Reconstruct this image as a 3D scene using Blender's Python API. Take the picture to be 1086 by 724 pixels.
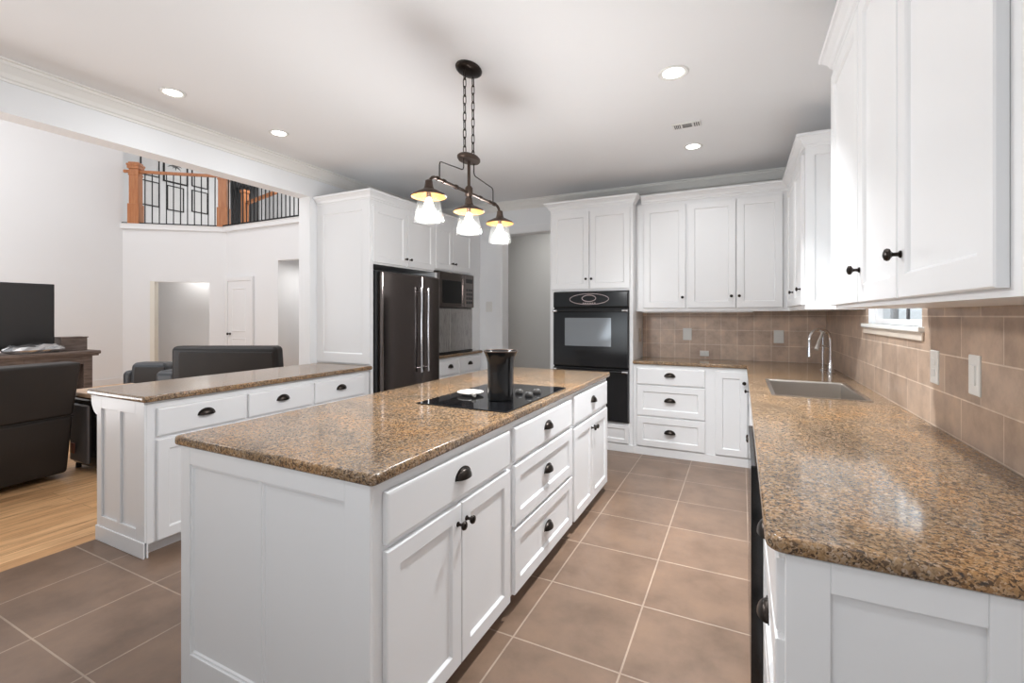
import bpy, bmesh, math, random
from mathutils import Vector, Matrix
random.seed(7)
for o in list(bpy.data.objects): bpy.data.objects.remove(o)
SC = bpy.context.scene
COL = SC.collection
PI = math.pi

# ------------------------------------------------------------------ camera, light, exposure
cam = bpy.data.cameras.new('camera'); cam_o = bpy.data.objects.new('camera', cam); COL.objects.link(cam_o)
cam.sensor_width = 36.0; cam.sensor_fit = 'HORIZONTAL'
cam.lens = 490.7/1086*36
cam.shift_y = (334.13-362)/1086
cam.clip_start = 0.05
cam_o.location = (0, 0, 1.362); cam_o.rotation_euler = (PI/2, 0, math.radians(26.31))
SC.camera = cam_o

vs = SC.view_settings
vs.view_transform = 'Standard'; vs.look = 'None'; vs.gamma = 1.0; vs.use_curve_mapping = False
vs.exposure = 0.04
SC.display_settings.display_device = 'sRGB'

w = bpy.data.worlds.new('overcast_daylight'); SC.world = w; w.use_nodes = True
bg = w.node_tree.nodes['Background']; bg.inputs[0].default_value = (0.90, 0.955, 1.0, 1); bg.inputs[1].default_value = 0.42
BULB_POWER = 22.0
def area(name, loc, aim, sx, sy, power, col=(1, .98, .95)):
    L = bpy.data.lights.new(name, 'AREA'); L.shape = 'RECTANGLE'; L.size = sx; L.size_y = sy; L.energy = power; L.color = col
    o = bpy.data.objects.new(name, L); COL.objects.link(o); o.location = loc
    o.rotation_euler = (Vector(aim)-Vector(loc)).to_track_quat('-Z', 'Y').to_euler(); return o
# added fill lamps, unseen; also sink-window daylight and a lamp in the passage
area('kitchen_up_fill', (-1.6, -1.4, 1.1), (-1.6, -.6, 2.76), 2.4, 1.2, 33, (.86, .94, 1))  # added uplight behind the camera, brightens the kitchen ceiling
area('living_top_fill', (-7.6, 1.6, 5.7), (-7.8, 2.2, 0), 4.5, 5.0, 208, (.97, .98, 1))  # added broad overhead fill for the living room, no real skylight
area('living_up_fill', (-7.5, 0.0, .5), (-7.5, 1.0, 5.8), 4.0, 2.0, 200, (.97, .98, 1))  # added unseen uplight that lifts the living-room walls and ceiling
area('sink_daylight', (.69, 3.1, 1.8), (-2, 3.1, 1.2), .9, .8, 1.7, (.9, .96, 1))
area('window_view_fill', (2.0, 5.4, 3.4), (2.2, 7.0, 1.2), 1.5, 1.0, 120, (.9, .96, 1))  # added lamp that whitens the backdrop beyond the sink window
area('loft_fill', (-10.5, 8.0, 5.7), (-11.0, 7.6, 3.2), 1.2, 1.2, 75)  # added fill to brighten the loft, no fixture there
area('hallway_fill', (-2.4, 6.2, 2.85), (-2.4, 6.3, 0), .5, .5, 17)  # added fill to brighten the hallway, no fixture there
area('passage_light', (-10.9, 6.3, 2.45), (-10.9, 6.3, 0), .6, .6, 11)
area('niche_light', (-7.4, 6.4, 2.38), (-7.4, 6.4, 0), .3, .3, 6)

CEIL = 2.76

# ------------------------------------------------------------------ materials
def new_mat(name, color, rough=0.5, metal=0.0, spec=None):
    m = bpy.data.materials.new(name); m.use_nodes = True
    b = m.node_tree.nodes['Principled BSDF']
    b.inputs['Base Color'].default_value = (*color, 1); b.inputs['Roughness'].default_value = rough; b.inputs['Metallic'].default_value = metal
    if spec is not None: b.inputs['Specular IOR Level'].default_value = spec
    return m
class NT:
    def __init__(s, m):
        s.t = m.node_tree; s.b = s.t.nodes['Principled BSDF']
    def n(s, typ, **kw):
        x = s.t.nodes.new(typ)
        for k, v in kw.items(): setattr(x, k, v)
        return x
    def l(s, a, b): s.t.links.new(a, b)
    def pos(s): return s.n('ShaderNodeNewGeometry').outputs['Position']
    def map(s, vec, loc=(0,0,0), scale=(1,1,1), rot=(0,0,0)):
        m = s.n('ShaderNodeMapping'); m.inputs[1].default_value = loc; m.inputs[2].default_value = rot; m.inputs[3].default_value = scale
        s.l(vec, m.inputs[0]); return m.outputs[0]
    def noise(s, vec, scale, detail=4, rough=.5):
        x = s.n('ShaderNodeTexNoise'); x.inputs['Scale'].default_value = scale; x.inputs['Detail'].default_value = detail; x.inputs['Roughness'].default_value = rough
        s.l(vec, x.inputs['Vector']); return x.outputs[0]
    def ramp(s, fac, stops):
        r = s.n('ShaderNodeValToRGB'); e = r.color_ramp.elements
        while len(e) < len(stops): e.new(.5)
        for i, (p, c) in enumerate(stops): e[i].position = p; e[i].color = (*c, 1)
        s.l(fac, r.inputs[0]); return r.outputs[0]
    def mix(s, fac, a, b, mode='MIX'):
        x = s.n('ShaderNodeMix', data_type='RGBA', blend_type=mode)
        if isinstance(fac, (int, float)): x.inputs[0].default_value = fac
        else: s.l(fac, x.inputs[0])
        for v, i in ((a, 6), (b, 7)):
            if isinstance(v, tuple): x.inputs[i].default_value = (*v, 1)
            else: s.l(v, x.inputs[i])
        return x.outputs[2]
    def bump(s, h, strength=.3, dist=.002):
        x = s.n('ShaderNodeBump'); x.inputs['Strength'].default_value = strength; x.inputs['Distance'].default_value = dist
        s.l(h, x.inputs['Height']); s.l(x.outputs[0], s.b.inputs['Normal'])
    def base(s, c): s.l(c, s.b.inputs['Base Color'])

def paint(name, color, rough):
    m = new_mat(name, color, rough); t = NT(m); p = t.pos()
    f = t.noise(p, 3.0, 3); c = t.mix(f, tuple(x*.985 for x in color), color); t.base(c)
    t.bump(t.noise(p, 60, 3), .05, .001); return m
M = {}
M['white'] = paint('white_cabinet_paint', (.84, .84, .845), .33)
M['wall'] = paint('white_wall_paint', (.84, .845, .855), .6)
M['ceiling'] = paint('white_ceiling_paint', (.84, .84, .845), .8)
M['crown'] = paint('cream_crown_paint', (.83, .81, .775), .5)
M['casing'] = paint('cream_casing_paint', (.80, .77, .69), .5)
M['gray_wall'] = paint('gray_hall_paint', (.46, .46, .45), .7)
M['dark_wall'] = paint('shaded_nook_paint', (.34, .34, .345), .7)  # dark tone puts the unlit loft nook's shade into its walls

def granite():
    m = new_mat('brown_granite', (.3, .2, .14), .11, 0, .38); t = NT(m); p = t.pos()
    nz = t.n('ShaderNodeTexNoise'); nz.inputs['Scale'].default_value = 110; t.l(p, nz.inputs[0])
    wv = t.n('ShaderNodeVectorMath', operation='MULTIPLY_ADD'); t.l(nz.outputs[1], wv.inputs[0]); wv.inputs[1].default_value = (.016, .016, .016); t.l(p, wv.inputs[2])
    v = t.n('ShaderNodeTexVoronoi'); v.inputs['Scale'].default_value = 200; t.l(wv.outputs[0], v.inputs['Vector'])
    sep = t.n('ShaderNodeSeparateColor'); t.l(v.outputs['Color'], sep.inputs[0])
    c1 = t.ramp(sep.outputs[0], [(0, (.06, .042, .032)), (.17, (.125, .080, .050)), (.36, (.25, .158, .088)), (.68, (.345, .230, .128)), (.9, (.36, .265, .185)), (1, (.43, .34, .265))])
    pn = t.noise(p, 5.0, 6, .65)
    c2 = t.ramp(pn, [(.30, (.66, .66, .68)), (.48, (.96, .95, .94)), (.62, (1.15, 1.02, .86)), (.75, (1.3, 1.08, .80))])
    c = t.mix(1.0, c1, c2, 'MULTIPLY')
    fn = t.noise(p, 80, 4, .75)
    dk = t.ramp(fn, [(.39, (.9, .9, .9)), (.45, (0, 0, 0))])
    c = t.mix(dk, c, (.048, .038, .033))
    t.base(c); return m
M['granite'] = granite()

def tile_mat(name, axes, w, h, ox, oy, c1, c2, mortar, ms, rough, offset=0.0, blot=6.0, bump=.4):
    m = new_mat(name, c1, rough); t = NT(m); p = t.pos()
    sp = t.n('ShaderNodeSeparateXYZ'); t.l(p, sp.inputs[0]); cb = t.n('ShaderNodeCombineXYZ')
    t.l(sp.outputs[axes[0]], cb.inputs[0]); t.l(sp.outputs[axes[1]], cb.inputs[1])
    v = t.map(cb.outputs[0], loc=(ox, oy, 0))
    b = t.n('ShaderNodeTexBrick'); b.offset = offset; b.offset_frequency = 2; b.squash = 1
    b.inputs['Scale'].default_value = 1; b.inputs['Brick Width'].default_value = w; b.inputs['Row Height'].default_value = h
    b.inputs['Mortar Size'].default_value = ms; b.inputs['Mortar Smooth'].default_value = .25; b.inputs['Bias'].default_value = 0
    b.inputs['Color1'].default_value = (*c1, 1); b.inputs['Color2'].default_value = (*c2, 1); b.inputs['Mortar'].default_value = (*mortar, 1)
    t.l(v, b.inputs['Vector'])
    n1 = t.noise(p, blot, 6, .62)
    k = t.ramp(n1, [(.28, (.70, .69, .68)), (.52, (1, 1, 1)), (.74, (1.22, 1.20, 1.15))])
    c = t.mix(1.0, b.outputs[0], k, 'MULTIPLY'); t.base(c)
    inv = t.n('ShaderNodeMath', operation='SUBTRACT'); inv.inputs[0].default_value = 1; t.l(b.outputs[1], inv.inputs[1])
    t.bump(inv.outputs[0], bump, .002); return m
M['floor'] = tile_mat('brown_porcelain_floor', (0, 1), .453, .455, .865+.453*20, -1.76+.455*20, (.222, .144, .099), (.195, .126, .087), (.37, .28, .215), .0042, .32, blot=4.0)
M['splash_x'] = tile_mat('travertine_splash_back', (0, 2), .148, .148, 10*.148+.03, -.915+.148*10+.001, (.62, .47, .365), (.49, .36, .28), (.74, .63, .53), .0028, .30, .0, 9)
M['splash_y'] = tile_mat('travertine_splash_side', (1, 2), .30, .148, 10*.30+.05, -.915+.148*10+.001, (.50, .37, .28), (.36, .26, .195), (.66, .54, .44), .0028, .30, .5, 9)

def wood_floor():
    m = new_mat('honey_plank_floor', (.5, .3, .15), .35); t = NT(m); p = t.pos()
    sp = t.n('ShaderNodeSeparateXYZ'); t.l(p, sp.inputs[0]); cb = t.n('ShaderNodeCombineXYZ'); t.l(sp.outputs[1], cb.inputs[0]); t.l(sp.outputs[0], cb.inputs[1])
    v = t.map(cb.outputs[0], loc=(20, 20, 0))
    b = t.n('ShaderNodeTexBrick'); b.offset = .37; b.offset_frequency = 2
    for k, x in (('Scale', 1), ('Brick Width', 1.3), ('Row Height', .125), ('Mortar Size', .0012), ('Mortar Smooth', .1), ('Bias', 0)): b.inputs[k].default_value = x
    b.inputs['Color1'].default_value = (.80, .50, .26, 1); b.inputs['Color2'].default_value = (.64, .37, .18, 1); b.inputs['Mortar'].default_value = (.18, .09, .045, 1)
    t.l(v, b.inputs['Vector'])
    g = t.noise(t.map(p, scale=(14, 1.1, 1)), 1.6, 6, .65)
    k = t.ramp(g, [(.30, (.42, .34, .28)), (.43, (.86, .83, .80)), (.6, (1.10, 1.08, 1.05))])
    t.base(t.mix(1.0, b.outputs[0], k, 'MULTIPLY')); return m
M['wood_floor'] = wood_floor()

def wood(name, a, b, rough=.4, scale=(1, 1, 12)):
    m = new_mat(name, a, rough); t = NT(m); p = t.pos()
    g = t.noise(t.map(p, scale=scale), 5, 6, .6); t.base(t.ramp(g, [(.3, a), (.65, b)])); return m
M['oak'] = wood('orange_oak', (.38, .135, .048), (.50, .21, .088), .35, (6, 6, .7))
M['console'] = wood('weathered_brown_wood', (.075, .052, .043), (.175, .13, .108), .5, (8, 1, 8))
M['tan_wood'] = wood('pale_tan_wood', (.50, .33, .21), (.62, .43, .29), .4, (8, 1, 1))
def leather(name, c, rough):
    m = new_mat(name, c, rough); t = NT(m); p = t.pos()
    t.bump(t.noise(p, 140, 3), .25, .001)
    t.base(t.ramp(t.noise(p, 3, 3), [(.3, tuple(x*.8 for x in c)), (.7, tuple(x*1.15 for x in c))])); return m
M['brown_leather'] = leather('dark_brown_leather', (.016, .012, .010), .6)
M['black_leather'] = leather('black_leather', (.014, .012, .012), .5)
M['gray_leather'] = leather('slate_gray_leather', (.055, .06, .068), .4)
def brushed(name, c, rough, metal, scale):
    m = new_mat(name, c, rough, metal); t = NT(m); p = t.pos()
    g = t.noise(t.map(p, scale=scale), 8, 3)
    r = t.n('ShaderNodeMapRange'); r.inputs[3].default_value = rough*.8; r.inputs[4].default_value = rough*1.25; t.l(g, r.inputs[0]); t.l(r.outputs[0], t.b.inputs['Roughness'])
    return m
M['black_steel'] = brushed('black_stainless_steel', (.20, .172, .162), .13, 1.0, (40, 40, .6))
M['steel'] = brushed('brushed_stainless_steel', (.56, .515, .47), .3, 1.0, (1, 40, 40))
M['chrome'] = brushed('polished_chrome', (.78, .78, .80), .1, 1.0, (5, 5, 5))
M['bronze'] = brushed('oil_rubbed_bronze', (.035, .028, .024), .3, .9, (20, 20, 20))
M['aged_bronze'] = brushed('aged_bronze', (.085, .06, .048), .42, .85, (30, 30, 30))
M['copper'] = brushed('burnished_copper_lining', (.36, .15, .035), .5, .8, (30, 30, 30))
M['iron'] = brushed('black_wrought_iron', (.012, .012, .013), .45, .3, (20, 20, 20))
def plain(name, c, rough, metal=0):
    m = new_mat(name, c, rough, metal); t = NT(m); p = t.pos()
    t.base(t.mix(t.noise(p, 12, 3), tuple(x*.93 for x in c), c)); return m
M['black_glass'] = plain('black_glass', (.006, .006, .007), .04)
M['black_plastic'] = plain('gloss_black_enamel', (.012, .012, .013), .14)
M['oven_window'] = plain('oven_glass_reflection_gray', (.27, .285, .30), .08, .3)  # lighter gray base paints a bright reflection into dark glass
M['screen'] = plain('dark_tv_screen', (.022, .021, .021), .16)
M['plate'] = plain('white_plastic_plate', (.78, .77, .74), .35)
M['beige_plate'] = plain('beige_plastic_plate', (.62, .54, .46), .35)
M['silver'] = plain('crumpled_silver_foil', (.55, .55, .56), .25, .9)
M['ceramic'] = plain('speckled_white_ceramic', (.70, .66, .61), .25)
M['knob_gray'] = plain('dark_gray_knob', (.10, .095, .09), .3)
M['marks'] = plain('pale_pink_panel_print', (.62, .50, .49), .4)
M['black'] = plain('matte_black', (.008, .008, .008), .6)
M['paper'] = plain('white_art_paper', (.80, .80, .80), .6)
M['gray_ink'] = plain('gray_ink', (.16, .16, .16), .7)
M['slab'] = brushed('gray_steel_backsplash', (.42, .40, .385), .28, .7, (1, 30, .8))
M['vent_dark'] = plain('dark_vent_slot', (.10, .10, .10), .6)
M['fridge_gray'] = plain('dark_gray_fridge_side', (.05, .05, .052), .4)
M['slate'] = plain('slate_gray_plastic', (.12, .115, .12), .35)
M['terracotta'] = plain('faded_red_sticker', (.30, .10, .07), .5)

def glass(name, tint, refl_max=.6):
    m = bpy.data.materials.new(name); m.use_nodes = True; t = m.node_tree; t.nodes.clear()
    o = t.nodes.new('ShaderNodeOutputMaterial'); mx = t.nodes.new('ShaderNodeMixShader'); fr = t.nodes.new('ShaderNodeFresnel'); fr.inputs[0].default_value = 1.45
    a = t.nodes.new('ShaderNodeBsdfTransparent'); a.inputs[0].default_value = (*tint, 1); g = t.nodes.new('ShaderNodeBsdfGlossy'); g.inputs['Roughness'].default_value = .04
    nz = t.nodes.new('ShaderNodeTexNoise'); nz.inputs['Scale'].default_value = 45; bp = t.nodes.new('ShaderNodeBump'); bp.inputs['Strength'].default_value = .25; bp.inputs['Distance'].default_value = .002
    t.links.new(nz.outputs[0], bp.inputs['Height']); t.links.new(bp.outputs[0], g.inputs['Normal'])
    ge = t.nodes.new('ShaderNodeNewGeometry'); sb_ = t.nodes.new('ShaderNodeMath'); sb_.operation = 'SUBTRACT'; sb_.inputs[0].default_value = 1.0
    ml = t.nodes.new('ShaderNodeMath'); ml.operation = 'MULTIPLY'
    t.links.new(ge.outputs['Backfacing'], sb_.inputs[1]); t.links.new(fr.outputs[0], ml.inputs[0]); t.links.new(sb_.outputs[0], ml.inputs[1])   # only the outer face of a pane mirrors
    t.links.new(ml.outputs[0], mx.inputs[0]); t.links.new(a.outputs[0], mx.inputs[1]); t.links.new(g.outputs[0], mx.inputs[2]); t.links.new(mx.outputs[0], o.inputs[0]); return m
M['pane'] = glass('window_glass', (.93, .95, .96))
def seeded():
    m = glass('seeded_clear_glass', (.97, .97, .96)); t = m.node_tree
    o = [n for n in t.nodes if n.type == 'OUTPUT_MATERIAL'][0]; src = o.inputs[0].links[0].from_socket
    d = t.nodes.new('ShaderNodeBsdfTranslucent'); d.inputs[0].default_value = (.95, .95, .93, 1)
    df = t.nodes.new('ShaderNodeBsdfDiffuse'); df.inputs[0].default_value = (.95, .95, .93, 1)
    a = t.nodes.new('ShaderNodeAddShader'); t.links.new(d.outputs[0], a.inputs[0]); t.links.new(df.outputs[0], a.inputs[1])
    mx = t.nodes.new('ShaderNodeMixShader'); mx.inputs[0].default_value = .004
    t.links.new(src, mx.inputs[1]); t.links.new(a.outputs[0], mx.inputs[2]); t.links.new(mx.outputs[0], o.inputs[0]); return m
M['shade_glass'] = seeded()
def emit(name, c, s):
    m = bpy.data.materials.new(name); m.use_nodes = True; t = m.node_tree; t.nodes.clear()
    o = t.nodes.new('ShaderNodeOutputMaterial'); e = t.nodes.new('ShaderNodeEmission'); e.inputs[0].default_value = (*c, 1); e.inputs[1].default_value = s; t.links.new(e.outputs[0], o.inputs[0]); return m
M['bulb'] = emit('glowing_bulb', (1, .90, .74), 14.0)
M['lens'] = emit('lit_can_lens', (1, .98, .94), 12.0)

# ------------------------------------------------------------------ mesh helpers
class MB:
    """collects shapes in world coordinates; build() links them as ONE mesh object"""
    def __init__(s): s.bm = bmesh.new(); s.soft = False
    def add(s, verts, faces, smooth=False):
        vs_ = [s.bm.verts.new(v) for v in verts]
        fs = []
        for f in faces:
            try: fc = s.bm.faces.new([vs_[i] for i in f]); fc.smooth = smooth; fs.append(fc)
            except ValueError: pass
        bmesh.ops.recalc_face_normals(s.bm, faces=fs)
        return vs_, fs
    def hexa(s, p, bev=0, seg=2, smooth=False):
        # p: 8 corners, bottom 4 ccw then top 4 ccw
        vs_, fs = s.add(p, [(0,3,2,1), (4,5,6,7), (0,1,5,4), (1,2,6,5), (2,3,7,6), (3,0,4,7)])
        if bev > 0:
            es = list({e for f in fs for e in f.edges})
            r = bmesh.ops.bevel(s.bm, geom=es, offset=bev, segments=seg, profile=.5, affect='EDGES', clamp_overlap=True)
            if not smooth:
                for f in {f for v in {v for f in r['faces'] for v in f.verts} for f in v.link_faces}: f.smooth = False
            if smooth:
                s.soft = True
                for f in r['faces']: f.smooth = True
                for v in {v for f in r['faces'] for v in f.verts}:
                    for f in v.link_faces: f.smooth = True
        return s
    def box(s, x0, x1, y0, y1, z0, z1, bev=0, seg=2, smooth=False):
        x0, x1 = sorted((x0, x1)); y0, y1 = sorted((y0, y1)); z0, z1 = sorted((z0, z1))
        return s.hexa([(x0,y0,z0), (x1,y0,z0), (x1,y1,z0), (x0,y1,z0), (x0,y0,z1), (x1,y0,z1), (x1,y1,z1), (x0,y1,z1)], bev, seg, smooth)
    def rings(s, rings, cap0=True, cap1=True, smooth=False, closed=True):
        n = len(rings[0]); verts = [v for r in rings for v in r]; faces = []
        for i in range(len(rings)-1):
            for j in range(n if closed else n-1):
                k = (j+1) % n; faces.append((i*n+j, i*n+k, (i+1)*n+k, (i+1)*n+j))
        if cap0: faces.append(tuple(range(n))[::-1])
        if cap1: faces.append(tuple((len(rings)-1)*n+j for j in range(n)))
        s.add(verts, faces, smooth); return s
    def tube(s, pts, r, n=8, closed=False, smooth=True):
        pts = [Vector(p) for p in pts]; N = len(pts); rr = []
        rad = r if isinstance(r, (list, tuple)) else [r]*N
        up = None
        for i in range(N):
            a = pts[(i-1) % N] if (closed or i > 0) else pts[i]; b = pts[(i+1) % N] if (closed or i < N-1) else pts[i]
            t = (b-a).normalized()
            if up is None: up = t.orthogonal().normalized()
            up = (up - t*up.dot(t)); up = up.normalized() if up.length > 1e-6 else t.orthogonal().normalized()
            sd = t.cross(up)
            rr.append([pts[i] + (up*math.cos(2*PI*k/n) + sd*math.sin(2*PI*k/n))*rad[i] for k in range(n)])
        if closed: rr.append(rr[0]); return s.rings(rr, False, False, smooth)
        return s.rings(rr, True, True, smooth)
    def lathe(s, prof, origin, axis=(0,0,1), n=24, smooth=True, sx=1.0, sy=1.0, cap0=True, cap1=True):
        a = Vector(axis).normalized(); u = Vector((1,0,0)) if abs(a.z) > .9 else a.orthogonal().normalized(); v = a.cross(u); o = Vector(origin)
        rr = [[o + a*h + u*(r*sx*math.cos(2*PI*k/n)) + v*(r*sy*math.sin(2*PI*k/n)) for k in range(n)] for r, h in prof]
        return s.rings(rr, cap0, cap1, smooth)
    def sweep(s, path, prof, closed=False):
        """prof: (out, z) points; path: XY points; out is to the right of the walking direction"""
        P_ = [Vector((p[0], p[1])) for p in path]; N = len(P_); rings = []
        for i in range(N):
            d0 = (P_[i]-P_[i-1]).normalized() if (i > 0 or closed) else None; d1 = (P_[(i+1) % N]-P_[i]).normalized() if (i < N-1 or closed) else None
            d0 = d0 or d1; d1 = d1 or d0
            n0 = Vector((d0.y, -d0.x)); n1 = Vector((d1.y, -d1.x)); m = (n0+n1).normalized(); k = 1/max(.2, m.dot(n0))
            rings.append([(P_[i].x+m.x*o*k, P_[i].y+m.y*o*k, z) for o, z in prof])
        if closed: rings.append(rings[0]); return s.rings(rings, False, False)
        return s.rings(rings, True, True)
    def build(s, name, mat, parent=None, sharp=40):
        me = bpy.data.meshes.new(name)
        base = Vector((0, 0, 0)); q = parent
        while q is not None: base += q.location; q = q.parent
        bmesh.ops.translate(s.bm, vec=-base, verts=s.bm.verts)
        s.bm.to_mesh(me); s.bm.free()
        flags = [p.use_smooth for p in me.polygons]
        if any(flags): me.set_sharp_from_angle(angle=math.radians(sharp))
        me.polygons.foreach_set('use_smooth', flags)
        me.materials.append(mat)
        o = bpy.data.objects.new(name, me); COL.objects.link(o)
        if parent is not None: o.parent = parent
        if s.soft: m_ = o.modifiers.new('weighted_normals', 'WEIGHTED_NORMAL'); m_.keep_sharp = True; m_.weight = 80
        return o
def tag(o, label, cat, group=None):
    o['label'] = label; o['category'] = cat
    if group: o['group'] = group
    return o
def thing(name, label, cat, loc, group=None):
    o = bpy.data.objects.new(name, None); o.empty_display_size = .1; COL.objects.link(o); o.location = loc
    return tag(o, label, cat, group)
def struct(o): o['kind'] = 'structure'; return o

class Frame:
    """local (u along the face, d outwards, z up) to world; kind says which way the face looks"""
    def __init__(s, kind, p): s.k = kind; s.p = p
    def w(s, u, d, z):
        return {'+x': (s.p+d, u, z), '-x': (s.p-d, u, z), '-y': (u, s.p-d, z)}[s.k]
    def out(s): return {'+x': (1,0,0), '-x': (-1,0,0), '-y': (0,-1,0)}[s.k]
    def box(s, mb, u0, u1, d0, d1, z0, z1, bev=0, seg=2):
        a = s.w(u0, d0, z0); b = s.w(u1, d1, z1)
        return mb.box(a[0], b[0], a[1], b[1], a[2], b[2], bev, seg)
    def ringplate(s, mb, u0, u1, z0, z1, spec):
        rings = [[s.w(u0+i, d, z0+i), s.w(u1-i, d, z0+i), s.w(u1-i, d, z1-i), s.w(u0+i, d, z1-i)] for i, d in spec]
        return mb.rings(rings)
T = .02
def shaker(F, u0, u1, z0, z1, name, parent, rail=.058):
    r = min(rail, (u1-u0)*.3, (z1-z0)*.3)
    mb = MB(); F.ringplate(mb, u0, u1, z0, z1, [(0, .001), (0, T-.003), (.003, T), (r, T), (r+.004, T-.004), (r+.008, T-.010)])
    return mb.build(name, M['white'], parent, 20)
def slabfront(F, u0, u1, z0, z1, name, parent):
    mb = MB(); F.ringplate(mb, u0, u1, z0, z1, [(0, .001), (0, T-.007), (.003, T-.002), (.010, T)])
    return mb.build(name, M['white'], parent, 20)
def knob(F, u, z, parent, d0=T, sc=1.0):
    mb = MB(); prof = [(.0095, 0), (.0095, .003), (.0055, .006), (.0050, .016), (.008, .020), (.0150, .024), (.0165, .029), (.014, .034), (.007, .037), (.0005, .038)]
    mb.lathe([(r*sc, h*sc) for r, h in prof], F.w(u, d0, z), F.out(), 16)
    return mb.build('knob', M['bronze'], parent)
def cup_pull(F, u, z, parent, d0=T, wd=.094, ht=.036, dp=.027):
    mb = MB(); n, k = 14, 6; a = wd/2
    for sc, inn in ((1.0, 0), (.86, 1)):
        rings = []
        for j in range(k+1):
            ph = PI/2*j/k
            rings.append([F.w(u + a*sc*math.cos(PI*i/n), d0 + dp*sc*math.sin(PI*i/n)*math.sin(ph), z - ht*.4 + ht*sc*math.sin(PI*i/n)*math.cos(ph)) for i in range(n+1)])
        mb.rings(rings, False, False, True, closed=False)
        if not inn: first = rings[-1]
        else: mb.rings([first, rings[-1]], False, False, True, closed=False)
    # flange along the back edge with little ears
    fl = [F.w(u + (a+.006)*math.cos(PI*i/n), d0, z - ht*.4 + (ht+.005)*math.sin(PI*i/n)) for i in range(n+1)]
    fo = [F.w(u + (a+.006)*math.cos(PI*i/n), d0+.003, z - ht*.4 + (ht+.005)*math.sin(PI*i/n)) for i in range(n+1)]
    fi = [F.w(u + a*.96*math.cos(PI*i/n), d0+.003, z - ht*.4 + ht*.96*math.sin(PI*i/n)) for i in range(n+1)]
    mb.rings([fl, fo, fi], False, False, False, closed=False)
    return mb.build('pull', M['bronze'], parent)

def base_unit(name, label, F, u0, u1, depth, fronts, group=None, zb=.075, ztop=.88, toe=.07, hollow=None, cat='cabinet'):
    """fronts: ('slab'|'shaker', u0,u1,z0,z1, handle) with handle ('cup',u,z)|('knob',u,z)|None"""
    c = F.w((u0+u1)/2, -depth/2, 0); t = thing(name, label, cat, (c[0], c[1], 0), group)
    mb = MB(); F.box(mb, u0, u1, -depth, 0, zb, hollow or ztop)
    if hollow: F.box(mb, u0, u1, -.02, 0, hollow, ztop); F.box(mb, u0, u0+.02, -depth, -.02, hollow, ztop); F.box(mb, u1-.02, u1, -depth, -.02, hollow, ztop)
    mb.build('carcass', M['white'], t)
    mb = MB(); F.box(mb, u0, u1, -depth, -toe, 0, zb); mb.build('toe_kick', M['white'], t)
    for i, (k, a, b, z0, z1, hd) in enumerate(fronts):
        nm = 'drawer' if hd and hd[0] == 'cup' else 'door'
        o = (slabfront if k == 'slab' else shaker)(F, a, b, z0, z1, nm, t)
        if hd: (cup_pull if hd[0] == 'cup' else knob)(F, hd[1], hd[2], o)
    return t

CROWN_CAB = [(-.03, -.005), (.004, 0), (.006, .012), (.014, .018), (.020, .036), (.040, .058), (.050, .062), (.052, .080), (-.03, .080)]
def cab_crown(path, z, parent):
    mb = MB(); mb.sweep(path, [(o, z+h) for o, h in CROWN_CAB]); return mb.build('crown_molding', M['white'], parent, 25)

# ------------------------------------------------------------------ structure
XL, XR, YB = -3.67, .72, 5.15          # left wall / beam face, right wall, back wall
YF = -3.2
def sbox(name, mat, *b, bev=0):
    mb = MB()
    for q in (b if isinstance(b[0], tuple) else [b]): mb.box(*q, bev)
    return struct(mb.build(name, mat))
sbox('floor', M['floor'], -3.52, XR+.15, YF, 8.2, -.06, 0)
sbox('floor_living_room', M['wood_floor'], -13.5, -3.52, YF, 9.0, -.06, 0)
sbox('ceiling', M['ceiling'], -3.70, XR+.15, YF, YB+.15, CEIL, CEIL+.12)
# beam over the peninsula and the wall end it lands on
sbox('wall_left', M['wall'], (-3.82, XL, 3.09, YB+.15, 0, CEIL+.12))
sbox('beam_left', M['wall'], (-3.82, XL, YF, 3.09, 2.489, CEIL+.12))
# back wall with the doorway
DX0, DX1, DZ = -2.69, -1.98, 2.38
sbox('wall_back', M['wall'], (-3.67, DX0, YB, YB+.15, 0, CEIL), (DX1, XR, YB, YB+.15, 0, CEIL), (DX0, DX1, YB, YB+.15, DZ, CEIL))
mb = MB()
mb.box(DX0-.075, DX0+.004, YB-.018, YB+.001, 0, DZ+.004, .004); mb.box(DX1-.004, DX1+.075, YB-.018, YB+.001, 0, DZ+.004, .004); mb.box(DX0-.075, DX1+.075, YB-.018, YB+.001, DZ-.004, DZ+.078, .004)
mb.box(DX0, DX0+.012, YB-.01, YB+.16, 0, DZ); mb.box(DX1-.012, DX1, YB-.01, YB+.16, 0, DZ); mb.box(DX0, DX1, YB-.01, YB+.16, DZ-.012, DZ)
struct(mb.build('trim_1', M['white']))
# hallway seen through the doorway
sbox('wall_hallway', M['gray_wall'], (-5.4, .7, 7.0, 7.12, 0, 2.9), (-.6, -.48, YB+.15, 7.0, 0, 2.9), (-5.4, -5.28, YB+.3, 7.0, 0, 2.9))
sbox('ceiling_hallway', M['ceiling'], -5.4, .7, YB+.15, 7.12, 2.9, 3.0)
# right wall with the window hole
WY0, WY1, WZ0, WZ1 = 2.60, 3.60, 1.31, 2.25
sbox('wall_right', M['wall'], (XR, XR+.15, YF, WY0, 0, CEIL), (XR, XR+.15, WY1, YB+.15, 0, CEIL), (XR, XR+.15, WY0, WY1, 0, WZ0), (XR, XR+.15, WY0, WY1, WZ1, CEIL))
# backsplash
sbox('backsplash_back', M['splash_x'], (-.955, XR, YB-.012, YB, .9, 1.41))
sbox('backsplash_right', M['splash_y'], (XR-.012, XR, .9, WY0, .9, 1.41), (XR-.012, XR, WY0, WY1, .9, WZ0-.02), (XR-.012, XR, WY1, YB-.012, .9, 1.41))
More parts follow.
